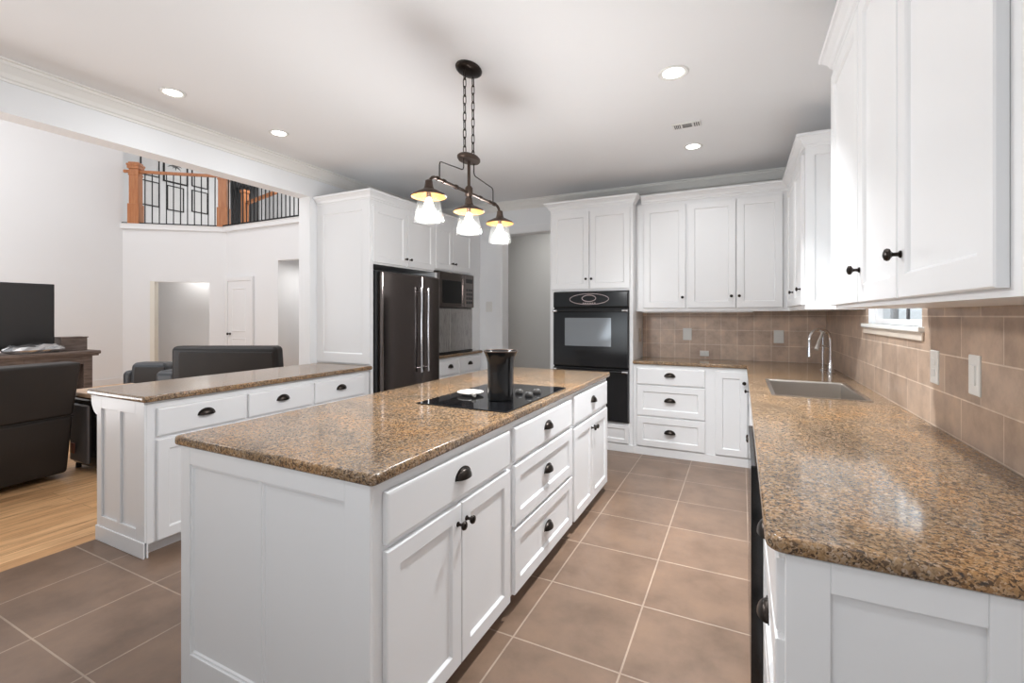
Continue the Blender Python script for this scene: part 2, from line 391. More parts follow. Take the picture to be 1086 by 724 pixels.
# window
wn = bpy.data.objects.new('window_1', None); COL.objects.link(wn); wn.location = (XR, (WY0+WY1)/2, WZ0); struct(wn)
mb = MB()
for b in ((XR+.03, XR+.10, WY0, WY0+.05, WZ0, WZ1), (XR+.03, XR+.10, WY1-.05, WY1, WZ0, WZ1), (XR+.03, XR+.10, WY0+.05, WY1-.05, WZ1-.05, WZ1), (XR+.03, XR+.10, WY0+.05, WY1-.05, WZ0, WZ0+.03)): mb.box(*b, .004)
mb.build('window_frame', M['white'], wn)
mb = MB(); mb.box(XR+.060, XR+.071, WY0+.48, WY0+.50, WZ0+.03, WZ1-.05); mb.box(XR+.055, XR+.075, WY0+.05, WY1-.05, 1.75, 1.775); mb.build('muntin', M['slate'], wn)
mb = MB(); mb.box(XR+.062, XR+.068, WY0+.05, WY1-.05, WZ0+.03, WZ1-.05); mb.build('pane', M['pane'], wn)
mb = MB(); mb.box(XR-.035, XR+.03, WY0-.03, WY1+.03, WZ0-.022, WZ0, .004); mb.build('window_sill', M['plate'], wn)
mb = MB(); mb.box(XR-.022, XR-.012, WY0-.03, WY1+.03, WZ0-.06, WZ0-.022, .003); mb.build('apron', M['beige_plate'], wn)
# room crown
CR = [(0, CEIL-.10), (.010, CEIL-.10), (.012, CEIL-.088), (.022, CEIL-.082), (.032, CEIL-.060), (.060, CEIL-.028), (.068, CEIL-.024), (.072, CEIL-.010), (.090, CEIL-.008), (.090, CEIL+.0), (0, CEIL+.0)]
mb = MB(); mb.sweep([(XL, YF), (XL, YB), (XR, YB)], CR); struct(mb.build('trim_crown', M['crown'], None, 25))

# ---- living room beyond
A, B = Vector((-9.6, 6.0)), Vector((-11.07, 4.84))
ED = (B-A).normalized(); NO = Vector((ED.y, -ED.x))          # NO points behind the diagonal wall or into the room
if NO.dot(Vector((0, 0))-A) < 0: NO = -NO                     # make it face the room
def dbox(mb, t0, t1, n0, n1, z0, z1, bev=0):
    L_ = (B-A).length
    a = A+ED*(t0*L_); b = A+ED*(t1*L_)
    q = [a+NO*n0, b+NO*n0, b+NO*n1, a+NO*n1]
    return mb.hexa([(v.x, v.y, z0) for v in q]+[(v.x, v.y, z1) for v in q], bev)
ZL, LZ = 3.19, 5.8
mb = MB(); dbox(mb, 0, .17, -.12, 0, 0, ZL-.1); dbox(mb, .737, 1, -.12, 0, 0, ZL-.1); dbox(mb, .17, .737, -.12, 0, 2.04, ZL-.1); struct(mb.build('wall_diagonal', M['wall']))
mb = MB(); dbox(mb, .70, .742, -.14, .012, 0, 2.05); struct(mb.build('trim_2', M['casing']))
mb = MB(); dbox(mb, -.6, 1.6, -1.3, -1.2, 0, 2.9); struct(mb.build('wall_passage', M['wall']))
mb = MB(); dbox(mb, -.1, 1.1, -1.2, -.12, 2.5, 2.6); struct(mb.build('ceiling_passage', M['ceiling']))
sbox('wall_living_left', M['wall'], (-11.19, -11.07, YF, 4.84, 0, LZ))
sbox('wall_living_back', M['wall'], (-9.6, -8.0, 6.0, 6.12, 0, ZL-.1), (-8.0, -3.82, 6.0, 6.12, 2.42, ZL-.1), (-7.15, -3.82, 6.0, 6.12, 0, 2.42))
sbox('wall_niche', M['wall'], (-8.1, -3.82, 6.75, 6.85, 0, 3.0), (-8.1, -8.0, 6.12, 6.75, 0, 3.0))
sbox('ceiling_living_room', M['ceiling'], -14.0, -3.82, YF, 10.2, LZ, LZ+.1)
sbox('wall_above_beam', M['wall'], -3.82, -3.70, YF, YB+.15, CEIL+.12, LZ)
# loft floor (its edge is the fascia under the railing)
mb = MB(); poly = [(-3.82, 5.94), (-9.62, 5.94)]
pB = B+NO*.06; poly += [(pB.x, pB.y), (-13.6, 4.84), (-13.6, 9.7), (-3.82, 9.7)]
mb.rings([[(x, y, ZL-.1) for x, y in poly], [(x, y, ZL) for x, y in poly]]); struct(mb.build('floor_loft', M['wall']))
mb = MB(); mb.sweep([(pB.x, pB.y), (-9.62, 5.94), (-3.85, 5.94)], [(0, ZL-.10), (.012, ZL-.10), (.012, ZL-.085), (.004, ZL-.08), (.004, ZL-.02), (.02, ZL-.015), (.02, ZL), (0, ZL)]); struct(mb.build('trim_3', M['white'], None, 25))
sbox('wall_loft_left', M['wall'], (-13.62, -13.5, 3.0, 8.55, ZL, LZ), (-13.62, -13.5, 9.5, 9.8, ZL, LZ), (-13.62, -13.5, 8.55, 9.5, ZL+2.2, LZ), (-13.5, -11.07, 3.0, 3.1, ZL, LZ))
sbox('wall_loft_back', M['wall'], (-13.5, -3.82, 9.6, 9.7, ZL, LZ))
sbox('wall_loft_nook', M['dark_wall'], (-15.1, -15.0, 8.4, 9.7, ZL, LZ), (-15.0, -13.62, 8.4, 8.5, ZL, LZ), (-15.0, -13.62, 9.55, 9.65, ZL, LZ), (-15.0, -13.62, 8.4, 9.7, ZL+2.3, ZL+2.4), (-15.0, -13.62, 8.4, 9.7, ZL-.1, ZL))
sbox('window_view_backdrop', M['wall'], (.95, 4.5, 7.0, 7.12, -.1, 3.2))  # made-up pale backdrop, added so the sink window looks bright
sbox('baseboard_living', M['white'], (-11.07, -11.055, YF, 4.84, 0, .12))

# doors of the living room
def flat_door(name, x0, x1, y, z1, knob_x, kind=None):
    d = bpy.data.objects.new(name, None); COL.objects.link(d); d.location = ((x0+x1)/2, y, 0); struct(d)
    F = Frame('-y', y)
    mb = MB(); F.ringplate(mb, x0, x1, .01, z1, [(0, .0), (0, .03), (.004, .034)])
    mb.build('door_leaf', M['wall'], d)
    mb = MB()
    for za, zb in ((.2, .9), (1.02, z1-.14)): F.ringplate(mb, x0+.13, x1-.13, za, zb, [(0, .033), (.0, .036), (.02, .046), (.035, .036), (.05, .036)])
    mb.build('door_panels', M['wall'], d)
    mb = MB(); F.box(mb, x0-.08, x0, 0, .05, 0, z1+.08, .004); F.box(mb, x1, x1+.08, 0, .05, 0, z1+.08, .004); F.box(mb, x0, x1, 0, .05, z1, z1+.08, .004); mb.build('casing', M['white'], d)
    mb = MB(); mb.lathe([(.025, 0), (.025, .008), (.010, .012), (.010, .04), (.026, .05), (.028, .062), (.018, .072), (.001, .074)], F.w(knob_x, .034, .98), F.out(), 14); mb.build('door_handle', M['bronze'], d)
    return d
flat_door('door_2', -9.50, -8.78, 6.0, 2.06, -9.42)
flat_door('door_3', -7.93, -7.22, 6.75, 2.06, -7.30)

# ------------------------------------------------------------------ kitchen island
IX, IF_ = -.945, Frame('+x', -.945)      # face-frame plane of the island fronts
ID = .90
def near_island():
    g = 'cabinets under the island worktop'
    t = base_unit('base_cabinet', 'white island cabinet nearest the camera, two doors under one wide drawer', IF_, 1.01, 1.88, ID, [
        ('slab', 1.05, 1.855, .688, .843, ('cup', 1.46, .775)),
        ('shaker', 1.05, 1.451, .075, .668, ('knob', 1.425, .60)), ('shaker', 1.456, 1.857, .075, .668, ('knob', 1.484, .60))], g)
    # end panel facing the camera, two recessed fields split by a thin batten
    E = Frame('-y', 1.01); x0, x1 = -1.858, -.938
    mb = MB()
    E.box(mb, x0, x1, 0, .006, 0, .88)
    E.box(mb, x0, -1.803, .006, .018, 0, .88, .002); E.box(mb, -1.035, x1, .006, .018, 0, .88, .002)
    E.box(mb, -1.803, -1.035, .006, .018, .817, .88, .002); E.box(mb, -1.803, -1.035, .006, .018, 0, .125, .002)
    E.box(mb, -1.423, -1.409, .006, .014, .125, .817, .002)
    mb.build('end_panel', M['white'], t)
    mb = MB()
    for a, b in ((-1.803, -1.423), (-1.409, -1.035)): E.ringplate(mb, a, b, .125, .817, [(0, .006), (0, .012), (.008, .012), (.012, .0065)])
    mb.build('panel_molding', M['white'], t)
    return t
near_island()
base_unit('base_cabinet', 'white island cabinet with three stacked drawers below the cooktop', IF_, 1.88, 2.728, ID, [
    ('slab', 1.904, 2.705, .688, .845, ('cup', 2.305, .775)), ('shaker', 1.904, 2.705, .392, .670, ('cup', 2.305, .545)), ('shaker', 1.904, 2.705, .08, .374, ('cup', 2.305, .24))], 'cabinets under the island worktop')
base_unit('base_cabinet', 'white island cabinet at the far end toward the oven, one drawer over two narrow doors', IF_, 2.728, 3.57, ID, [
    ('slab', 2.751, 3.535, .677, .855, ('cup', 3.15, .775)), ('shaker', 2.751, 3.14, .075, .652, ('knob', 3.112, .585)), ('shaker', 3.145, 3.535, .075, .652, ('knob', 3.172, .585))], 'cabinets under the island worktop')

def slab_top(name, label, xs, ys, holes, z0, z1, round_corners, group=None, bev=.011, keep=None):
    """granite slab from a grid of cells; holes: set of cell indices left out"""
    mb = MB(); bm = mb.bm; V_ = {}
    def v(i, j, k):
        if (i, j, k) not in V_: V_[(i, j, k)] = bm.verts.new((xs[i], ys[j], z1 if k else z0))
        return V_[(i, j, k)]
    cells = {(i, j) for i in range(len(xs)-1) for j in range(len(ys)-1)} - set(holes)
    for i, j in cells:
        bm.faces.new([v(i, j, 1), v(i+1, j, 1), v(i+1, j+1, 1), v(i, j+1, 1)]); bm.faces.new([v(i, j, 0), v(i, j+1, 0), v(i+1, j+1, 0), v(i+1, j, 0)])
        for (di, dj, a, b) in ((-1, 0, (i, j+1), (i, j)), (1, 0, (i+1, j), (i+1, j+1)), (0, -1, (i, j), (i+1, j)), (0, 1, (i+1, j+1), (i, j+1))):
            if (i+di, j+dj) not in cells: bm.faces.new([v(*a, 0), v(*b, 0), v(*b, 1), v(*a, 1)])
    bmesh.ops.recalc_face_normals(bm, faces=bm.faces)
    for (x, y, r) in round_corners:
        es = [e for e in bm.edges if all(abs(q.co.x-x) < 1e-4 and abs(q.co.y-y) < 1e-4 for q in e.verts)]
        bmesh.ops.bevel(bm, geom=es, offset=r, segments=5, profile=.5, affect='EDGES')
    es = [e for e in bm.edges if len(e.link_faces) == 2 and e.calc_face_angle() > 1.2 and abs(e.verts[0].co.z-e.verts[1].co.z) < 1e-4]
    r = bmesh.ops.bevel(bm, geom=es, offset=bev, segments=3, profile=.5, affect='EDGES', clamp_overlap=True)
    for f in bm.faces: f.smooth = True
    mb.soft = True
    return tag(mb.build(name, M['granite'], None, 50), label, 'countertop', group)
ZT = .915
slab_top('granite_countertop', 'brown speckled granite slab on top of the kitchen island', [-1.893, -.918], [.982, 3.60], [], .88, ZT, [(-1.893, .982, .02), (-.918, .982, .02), (-.918, 3.6, .02), (-1.893, 3.6, .02)])

# cooktop and what stands on it
ck = thing('cooktop', 'black glass cooktop set into the island worktop', 'cooktop', (-1.21, 2.27, ZT))
mb = MB(); mb.box(-1.468, -.955, 1.88, 2.68, ZT, ZT+.006, .003); mb.build('glass_plate', M['black_glass'], ck)
for i, (x, y) in enumerate([(-1.035, 2.30), (-1.035, 2.41), (-1.12, 2.355)]):
    mb = MB(); mb.lathe([(.022, 0), (.024, .004), (.021, .018), (.017, .022), (.001, .0225)], (x, y, ZT+.006), n=18); mb.box(x-.003, x+.003, y-.019, y+.019, ZT+.026, ZT+.031, .001)
    mb.build('control_knob', M['knob_gray'], ck)
pt = thing('utensil_crock', 'tall black flared canister standing on the cooktop', 'canister', (-1.128, 2.148, ZT+.006))
def sq(x, y, z, hw, p=4, n=32, ang=0.45):
    out = []
    for k in range(n):
        a = 2*PI*k/n; c_, s_ = math.cos(a), math.sin(a); r = hw/((abs(c_)**p+abs(s_)**p)**(1/p))
        X, Y = r*c_, r*s_; out.append((x+X*math.cos(ang)-Y*math.sin(ang), y+X*math.sin(ang)+Y*math.cos(ang), z))
    return out
cx, cy_, cz = -1.128, 2.148, ZT+.006
prof = [(.062, 0), (.066, .004), (.067, .03), (.067, .14), (.069, .19), (.074, .22), (.084, .243), (.089, .252)]
rr = [sq(cx, cy_, cz+h, r, 3) for r, h in prof]
ri = [sq(cx, cy_, cz+h, r-.006, 3) for r, h in prof[::-1][:-1]]
mb = MB(); mb.rings(rr+[sq(cx, cy_, cz+.254, .0865, 3)]+ri, True, True, True); mb.build('body', M['black_plastic'], pt)
mb = MB(); mb.tube(sq(cx, cy_, cz+.254, .087, 3), .0035, 6, True); mb.build('rim', M['aged_bronze'], pt)
sr = thing('spoon_rest', 'small speckled white ceramic dish beside the black canister', 'dish', (-1.36, 2.20, ZT+.006))
mb = MB(); mb.lathe([(.038, 0), (.048, .003), (.068, .012), (.074, .017), (.072, .019), (.064, .014), (.044, .007), (.001, .006)], (-1.345, 2.20, ZT+.006), n=28); mb.build('bowl', M['ceramic'], sr)
mb = MB(); mb.tube([(-1.295, 2.15, ZT+.021), (-1.28, 2.13, ZT+.022), (-1.265, 2.112, ZT+.021)], [.012, .012, .009], 8); mb.build('spoon_notch', M['ceramic'], sr)

# ------------------------------------------------------------------ peninsula
PF = Frame('+x', -2.985); g = 'cabinets under the peninsula worktop'
pen = base_unit('base_cabinet', 'white peninsula cabinet at the open end by the wood floor, one drawer over one door', PF, 1.425, 2.0, .53, [
    ('slab', 1.463, 1.992, .672, .832, ('cup', 1.73, .765)), ('shaker', 1.463, 1.992, .082, .652, None)], g, toe=.06, ztop=.873)
E = Frame('-y', 1.425)
mb = MB(); x0, x1 = -3.515, -2.985
E.box(mb, x0, x1, 0, .008, 0, .873); E.box(mb, x0, -3.463, .008, .02, 0, .873, .002); E.box(mb, -3.075, x1, .008, .02, .085, .873, .002); E.box(mb, -3.28, -3.245, .008, .02, .15, .80, .002)
E.box(mb, -3.463, -3.075, .008, .02, .80, .873, .002); E.box(mb, -3.463, -3.075, .008, .02, 0, .15, .002)
mb.build('end_panel', M['white'], pen)
mb = MB(); E.box(mb, x0-.004, x1+.004, .018, .027, 0, .09, .003); mb.build('baseboard', M['white'], pen)
# curved corbel under the overhang on the living-room side
mb = MB(); pts = [(-3.515, .873), (-3.597, .873), (-3.597, .855)] + [(-3.597+.082*(1-math.cos(PI/2*k/8)), .855-.10*math.sin(PI/2*k/8)) for k in range(1, 9)]
mb.rings([[(x, 1.41, z) for x, z in pts], [(x, 1.45, z) for x, z in pts]]); mb.build('corbel', M['white'], pen)
base_unit('base_cabinet', 'white peninsula cabinet in the middle of the three, one drawer with a cup pull', PF, 2.0, 2.535, .53, [('slab', 2.008, 2.522, .672, .832, ('cup', 2.265, .765)), ('shaker', 2.008, 2.522, .082, .652, None)], g, toe=.06, ztop=.873)
base_unit('base_cabinet', 'white peninsula cabinet farthest along, next to the tall refrigerator panel', PF, 2.535, 3.145, .53, [('slab', 2.55, 3.075, .672, .832, ('cup', 2.81, .765)), ('shaker', 2.55, 3.075, .082, .652, None)], g, toe=.06, ztop=.873)
slab_top('granite_countertop', 'brown granite slab on the peninsula between kitchen and living room', [-3.61, -2.95], [1.388, 3.15], [], .88-.005, .91, [(-3.61, 1.388, .02), (-2.95, 1.388, .02)])

# ------------------------------------------------------------------ refrigerator wall
FX = -3.0; FF = Frame('+x', FX)
rc = thing('refrigerator_cabinet', 'tall white cabinet surround with two doors above the black refrigerator', 'cabinet', (-3.33, 3.67, 0))
mb = MB(); S = Frame('-y', 3.18)
mb.box(XL+.002, FX, 3.18, 3.215, 0, 2.41)
mb.build('side_panel', M['white'], rc)
mb = MB(); S.ringplate(mb, XL+.002, FX, .92, 2.41, [(0, 0), (0, .012), (.085, .012), (.09, .009), (.095, .003)]); mb.build('recessed_panel', M['white'], rc, 20)
mb = MB(); FF.box(mb, 3.215, 4.14, -.66, 0, 1.83, 2.41); mb.build('carcass', M['white'], rc)
mb = MB(); mb.box(-3.66, FX, 4.17, 4.205, 0, 1.83); mb.build('divider_panel', M['white'], rc)
for a, b, k in ((3.20, 3.675, 3.645), (3.685, 4.125, 3.715)):
    o = shaker(FF, a, b, 1.845, 2.365, 'door', rc); knob(FF, k, 1.915, o, sc=.85)
cab_crown([(XL+.012, 3.168), (FX+.005, 3.168), (FX+.005, 4.14)], 2.41, rc)
mc = thing('wall_cabinet', 'white two-door cabinet above the built-in microwave', 'cabinet', (-3.33, 4.56, 1.86))
mb = MB(); FF.box(mb, 4.141, YB-.005, -.66, 0, 1.86, 2.41); FF.box(mb, 4.957, YB-.005, -.66, -.01, .918, 1.86); mb.build('carcass', M['white'], mc)
cab_crown([(FX+.005, 4.141), (FX+.005, YB-.10)], 2.41, mc)
ag = thing('appliance_garage', 'gray steel-fronted appliance cupboard between the microwave and the short worktop', 'cabinet', (-3.3, 4.58, .918))
mb = MB(); mb.box(-3.64, -3.02, 4.212, 4.952, .918, 1.446, .003); mb.build('body', M['fridge_gray'], ag)
for a_, b_ in ((4.215, 4.46), (4.466, 4.95)):
    mb = MB(); FF.box(mb, a_, b_, -.02, 0, .945, 1.44, .004); mb.build('door', M['slab'], ag)
mb = MB(); FF.box(mb, 4.215, 4.95, -.02, .006, .919, .941, .002); mb.build('bottom_rail', M['black_plastic'], ag)
for a, b, k in ((4.165, 4.49, 4.462), (4.497, 4.92, 4.525)):
    o = shaker(FF, a, b, 1.875, 2.365, 'door', mc); knob(FF, k, 1.95, o, sc=.85)
# refrigerator
fr = thing('refrigerator', 'black stainless refrigerator with two long bar handles', 'refrigerator', (-3.3, 3.71, 0))
mb = MB(); mb.box(-3.64, -3.0, 3.25, 4.165, .02, 1.78, .004); mb.build('body', M['fridge_gray'], fr)
RF = Frame('+x', -3.0)
for a, b, hu in ((3.262, 3.842, 3.792), (3.850, 4.155, 3.905)):
    mb = MB(); RF.box(mb, a, b, .004, .07, .06, 1.765, .012, 3); d = mb.build('door', M['black_steel'], fr)
    mb = MB(); mb.tube([RF.w(hu, .105, z) for z in (.79, 1.64)], .0115, 12)
    for z in (.83, 1.60): mb.tube([RF.w(hu, .068, z), RF.w(hu, .105, z)], .008, 8)
    for z in (.79, 1.62): mb.tube([RF.w(hu, .105, z-.004), RF.w(hu, .105, z+.024)], .014, 12)
    mb.build('handle', M['chrome'], d)['label'] = 'chrome bar handle'
mb = MB(); mb.box(-2.99, -2.97, 3.27, 4.15, .0, .055); mb.build('grille', M['black'], fr)
# microwave
mw = thing('microwave', 'built-in dark bronze microwave under the cabinet right of the refrigerator', 'microwave', (-3.2, 4.57, 1.45))
mb = MB(); mb.box(-3.4, -3.005, 4.21, 4.952, 1.45, 1.855, .003); mb.build('body', M['black_steel'], mw)
MF = Frame('+x', -3.005)
mb = MB(); MF.box(mb, 4.215, 4.73, 0, .03, 1.455, 1.85, .004); d = mb.build('door', M['black_steel'], mw)
mb = MB(); MF.box(mb, 4.27, 4.66, .029, .033, 1.50, 1.76, .002); mb.build('glass', M['black_glass'], d)
mb = MB(); mb.box(-2.982, -2.966, 4.69, 4.712, 1.49, 1.81, .005); mb.build('handle', M['black_steel'], d)
mb = MB(); MF.box(mb, 4.735, 4.95, 0, .028, 1.455, 1.85, .004); cp = mb.build('control_panel', M['black_steel'], mw)
mb = MB()
for i in range(4):
    for j in range(3): MF.box(mb, 4.775+.05*j, 4.81+.05*j, .027, .030, 1.50+.05*i, 1.53+.05*i, .002)
MF.box(mb, 4.77, 4.915, .027, .030, 1.75, 1.80, .002); mb.build('keypad', M['black_plastic'], cp)
mb = MB(); mb.box(-3.668, -3.655, 4.21, YB-.02, .915, 1.86); struct(mb.build('backsplash_niche', M['slab']))
BF = Frame('+x', -3.0)
base_unit('base_cabinet', 'white cabinet with two small drawers right of the refrigerator', BF, 4.21, YB-.005, .66, [
    ('slab', 4.225, 4.625, .68, .845, ('cup', 4.44, .775)), ('slab', 4.635, 5.12, .68, .845, ('cup', 4.87, .775)), ('shaker', 4.225, 4.625, .08, .66, None), ('shaker', 4.635, 5.12, .08, .66, None)])
slab_top('granite_countertop', 'short brown granite worktop in the niche below the microwave', [-3.655, -2.965], [4.207, YB-.004], [], .88, ZT, [])

# ------------------------------------------------------------------ back wall: oven tower, uppers, base
TF = Frame('-y', 4.64)
TX0, TX1 = -1.835, -.957
tw = thing('oven_tower_cabinet', 'tall white cabinet tower holding the black double oven', 'cabinet', (-1.396, 4.9, 0))
mb = MB()
TF.box(mb, TX0, -1.79, -.505, 0, 0, 2.475); TF.box(mb, -.992, TX1, -.505, 0, 0, 2.475); TF.box(mb, -1.79, -.992, -.505, 0, 1.612, 2.475); TF.box(mb, -1.79, -.992, -.505, 0, 0.0, .285); TF.box(mb, -1.79, -.992, -.505, -.45, .285, 1.612)
mb.build('carcass', M['white'], tw)
for a, b, k in ((-1.81, -1.402, -1.430), (-1.394, -.985, -1.372)):
    o = shaker(TF, a, b, 1.632, 2.435, 'door', tw); knob(TF, k, 1.735, o, sc=.8)
shaker(TF, -1.785, -.995, .085, .272, 'bottom_panel', tw, .04)
mb = MB(); TF.box(mb, TX0, TX1, 0, .012, 0, .075, .003); mb.build('baseboard', M['white'], tw)
cab_crown([(TX0-.005, YB-.10), (TX0-.005, 4.635), (TX1+.005, 4.635), (TX1+.005, 4.74)], 2.475, tw)
# double oven
ov = thing('wall_oven', 'black double wall oven with an oval control display', 'oven', (-1.391, 4.9, .29))
mb = MB(); TF.box(mb, -1.787, -.995, -.44, .004, .288, 1.609); mb.build('body', M['black'], ov)
mb = MB(); TF.box(mb, -1.787, -.995, .004, .04, 1.440, 1.607, .012, 3); cp = mb.build('control_panel', M['black_plastic'], ov)
def oval(cx_, cz_, a, b, d, n=40, p=2.0): return [TF.w(cx_+a*(abs(math.cos(2*PI*k/n))**(2/p))*(1 if math.cos(2*PI*k/n) > 0 else -1), d, cz_+b*math.sin(2*PI*k/n)) for k in range(n)]
mb = MB(); mb.tube(oval(-1.396, 1.527, .205, .055, .040), .0028, 6, True); mb.tube(oval(-1.396, 1.535, .072, .032, .040), .0035, 6, True)
for i in range(6): TF.box(mb, -1.462+.024*i, -1.446+.024*i, .038, .0415, 1.482, 1.490)
mb.build('display_outline', M['marks'], cp)
for z0, z1, w0, w1 in ((.835, 1.428, 1.045, 1.335), (.300, .822, 0, 0)):
    mb = MB(); TF.box(mb, -1.785, -.997, .004, .042, z0, z1, .006); d = mb.build('oven_door', M['black_plastic'], ov)
    if w1:
        mb = MB(); TF.box(mb, -1.655, -1.165, .041, .0445, w0, w1, .001); mb.build('oven_window', M['oven_window'], d)
    mb = MB(); hz = z1-.022
    mb.tube([TF.w(-1.77, .085, hz), TF.w(-1.40, .094, hz), TF.w(-1.01, .085, hz)], .010, 10)
    mb.build('handle', M['black_plastic'], d)
    for x in (-1.755, -1.025):
        mb = MB(); mb.tube([TF.w(x-.02, .087, hz), TF.w(x+.03, .089, hz)], .0125, 10); mb.tube([TF.w(x, .04, hz), TF.w(x, .086, hz)], .009, 8)
        mb.build('handle_bracket', M['chrome'], d)['label'] = 'chrome handle end'

UF = Frame('-y', 4.77); ud = YB-.005-4.77
u1 = thing('wall_cabinet', 'white single-door upper cabinet beside the oven tower', 'cabinet', (-.70, 4.95, 1.40), 'upper cabinets on the back wall')
mb = MB(); UF.box(mb, TX1+.002, -.468, -ud, 0, 1.40, 2.475); mb.build('carcass', M['white'], u1)
o = shaker(UF, -.875, -.479, 1.432, 2.44, 'door', u1); knob(UF, -.505, 1.535, o, sc=.8)
u2 = thing('wall_cabinet', 'white double-door upper cabinet in the back corner by the right wall', 'cabinet', (-.05, 4.95, 1.40), 'upper cabinets on the back wall')
mb = MB(); UF.box(mb, -.468, .385, -ud, 0, 1.40, 2.475); mb.build('carcass', M['white'], u2)
for a, b, k in ((-.457, -.042, -.078), (-.034, .335, -.012)):
    o = shaker(UF, a, b, 1.432, 2.44, 'door', u2); knob(UF, k, 1.54, o, sc=.8)
cab_crown([(TX1+.06, 4.765), (-.468, 4.765)], 2.475, u1)
cab_crown([(-.468, 4.765), (.375, 4.765)], 2.475, u2)
mb = MB(); UF.box(mb, -.90, .10, -.10, -.04, 1.388, 1.40, .003); mb.build('light_rail', M['white'], u2)

# right wall uppers
RUX = .385; UR = Frame('-x', RUX)
u3 = thing('wall_cabinet', 'white upper cabinet on the right wall beyond the sink window', 'cabinet', (.55, 4.2, 1.40), 'upper cabinets on the right wall')
mb = MB(); UR.box(mb, 3.63, 4.77, -(XR-.003-RUX), 0, 1.40, 2.475); mb.box(RUX, XR-.003, 4.77, YB-.005, 1.40, 2.475); mb.build('carcass', M['white'], u3)
mb = MB(); EF = Frame('-y', 3.63); EF.ringplate(mb, RUX, XR-.003, 1.40, 2.475, [(0, 0), (0, .012), (.05, .012), (.055, .009), (.058, .004)]); mb.build('end_panel', M['white'], u3, 20)
for a, b, k in ((3.66, 4.16, None), (4.17, 4.70, 4.205)):
    o = shaker(UR, a, b, 1.432, 2.44, 'door', u3)
    knob(UR, 3.70 if k is None else k, 1.54, o, sc=.85)
cab_crown([(RUX-.005, 4.775), (RUX-.005, 3.613), (XR-.003, 3.613)], 2.475, u3)
u4 = thing('wall_cabinet', 'large white three-door upper cabinet nearest the camera on the right wall', 'cabinet', (.55, 1.75, 1.39), 'upper cabinets on the right wall')
mb = MB(); UR.box(mb, .98, 2.535, -(XR-.003-RUX), 0, 1.391, 2.475); mb.build('carcass', M['white'], u4)
for a, b, k in ((1.985, 2.515, None), (1.535, 1.972, 1.948), (1.012, 1.522, 1.492)):
    o = shaker(UR, a, b, 1.406, 2.44, 'door', u4)
    if k: knob(UR, k, 1.517, o, sc=1.0)
mb = MB(); EF = Frame('-y', .98); EF.ringplate(mb, RUX, XR-.003, 1.391, 2.475, [(0, 0), (0, .010), (.05, .010), (.055, .006)]); mb.build('end_panel', M['white'], u4, 20)
cab_crown([(XR-.003, 2.54), (RUX-.005, 2.54), (RUX-.005, .965), (XR-.003, .965)], 2.475, u4)

# base cabinets under the back run
base_unit('base_cabinet', 'white cabinet with three stacked drawers right of the oven tower', TF, TX1+.002, -.285, .50, [
    ('slab', -.917, -.297, .690, .848, ('cup', -.607, .785)), ('shaker', -.917, -.297, .388, .678, ('cup', -.607, .545)), ('shaker', -.917, -.297, .088, .372, ('cup', -.607, .24))], None, toe=-.008)
base_unit('base_cabinet', 'white single-door corner cabinet between the drawer stack and the sink run', TF, -.285, .085, .50, [('shaker', -.21, .055, .088, .848, ('knob', .028, .755))], None, toe=-.008)
# right run
RX = .085; RFm = Frame('-x', RX); rd = XR-.015-RX
n = base_unit('base_cabinet', 'white drawer cabinet at the near end of the right counter, with a recessed end panel', RFm, 1.10, 1.705, rd, [
    ('slab', 1.115, 1.695, .70, .855, ('cup', 1.40, .80)), ('shaker', 1.115, 1.695, .40, .685, ('cup', 1.40, .585)), ('shaker', 1.115, 1.695, .09, .385, ('cup', 1.40, .28))], None)
EF = Frame('-y', 1.10); mb = MB()
EF.box(mb, RX-.004, XR-.015, 0, .006, 0, .88); EF.box(mb, RX-.004, .157, .006, .018, 0, .88, .002); EF.box(mb, .385, .47, .006, .018, 0, .88, .002); EF.box(mb, .157, .385, .006, .018, .819, .88, .002); EF.box(mb, .157, .385, .006, .018, 0, .14, .002)
EF.box(mb, .47, XR-.015, .006, .018, .819, .88, .002); EF.box(mb, .47, XR-.015, .006, .018, 0, .14, .002); EF.box(mb, .655, XR-.015, .006, .018, .14, .819, .002)
mb.build('end_panel', M['white'], n)
dw = thing('dishwasher', 'black dishwasher seen edge-on in the right counter run', 'dishwasher', (.3, 2.03, 0))
mb = MB(); RFm.box(mb, 1.712, 2.348, -.5, .005, .09, .868); mb.build('body', M['black'], dw)
mb = MB(); RFm.box(mb, 1.718, 2.342, .005, .055, .10, .866, .004); d = mb.build('door', M['black_plastic'], dw)
mb = MB(); mb.box(RX+.0, RX+.06, 1.715, 2.345, 0, .085); mb.build('kick_plate', M['black'], dw)
base_unit('base_cabinet', 'white two-door sink cabinet beyond the dishwasher', RFm, 2.352, 3.90, rd, [('slab', 2.40, 3.85, .70, .855, None), ('shaker', 2.40, 3.12, .09, .685, ('knob', 3.09, .62)), ('shaker', 3.13, 3.85, .09, .685, ('knob', 3.16, .62))], None, hollow=.70)
base_unit('base_cabinet', 'white filler cabinet in the inside corner past the sink', RFm, 3.90, 4.62, rd, [('shaker', 3.92, 4.55, .09, .855, ('knob', 4.50, .70))], None)
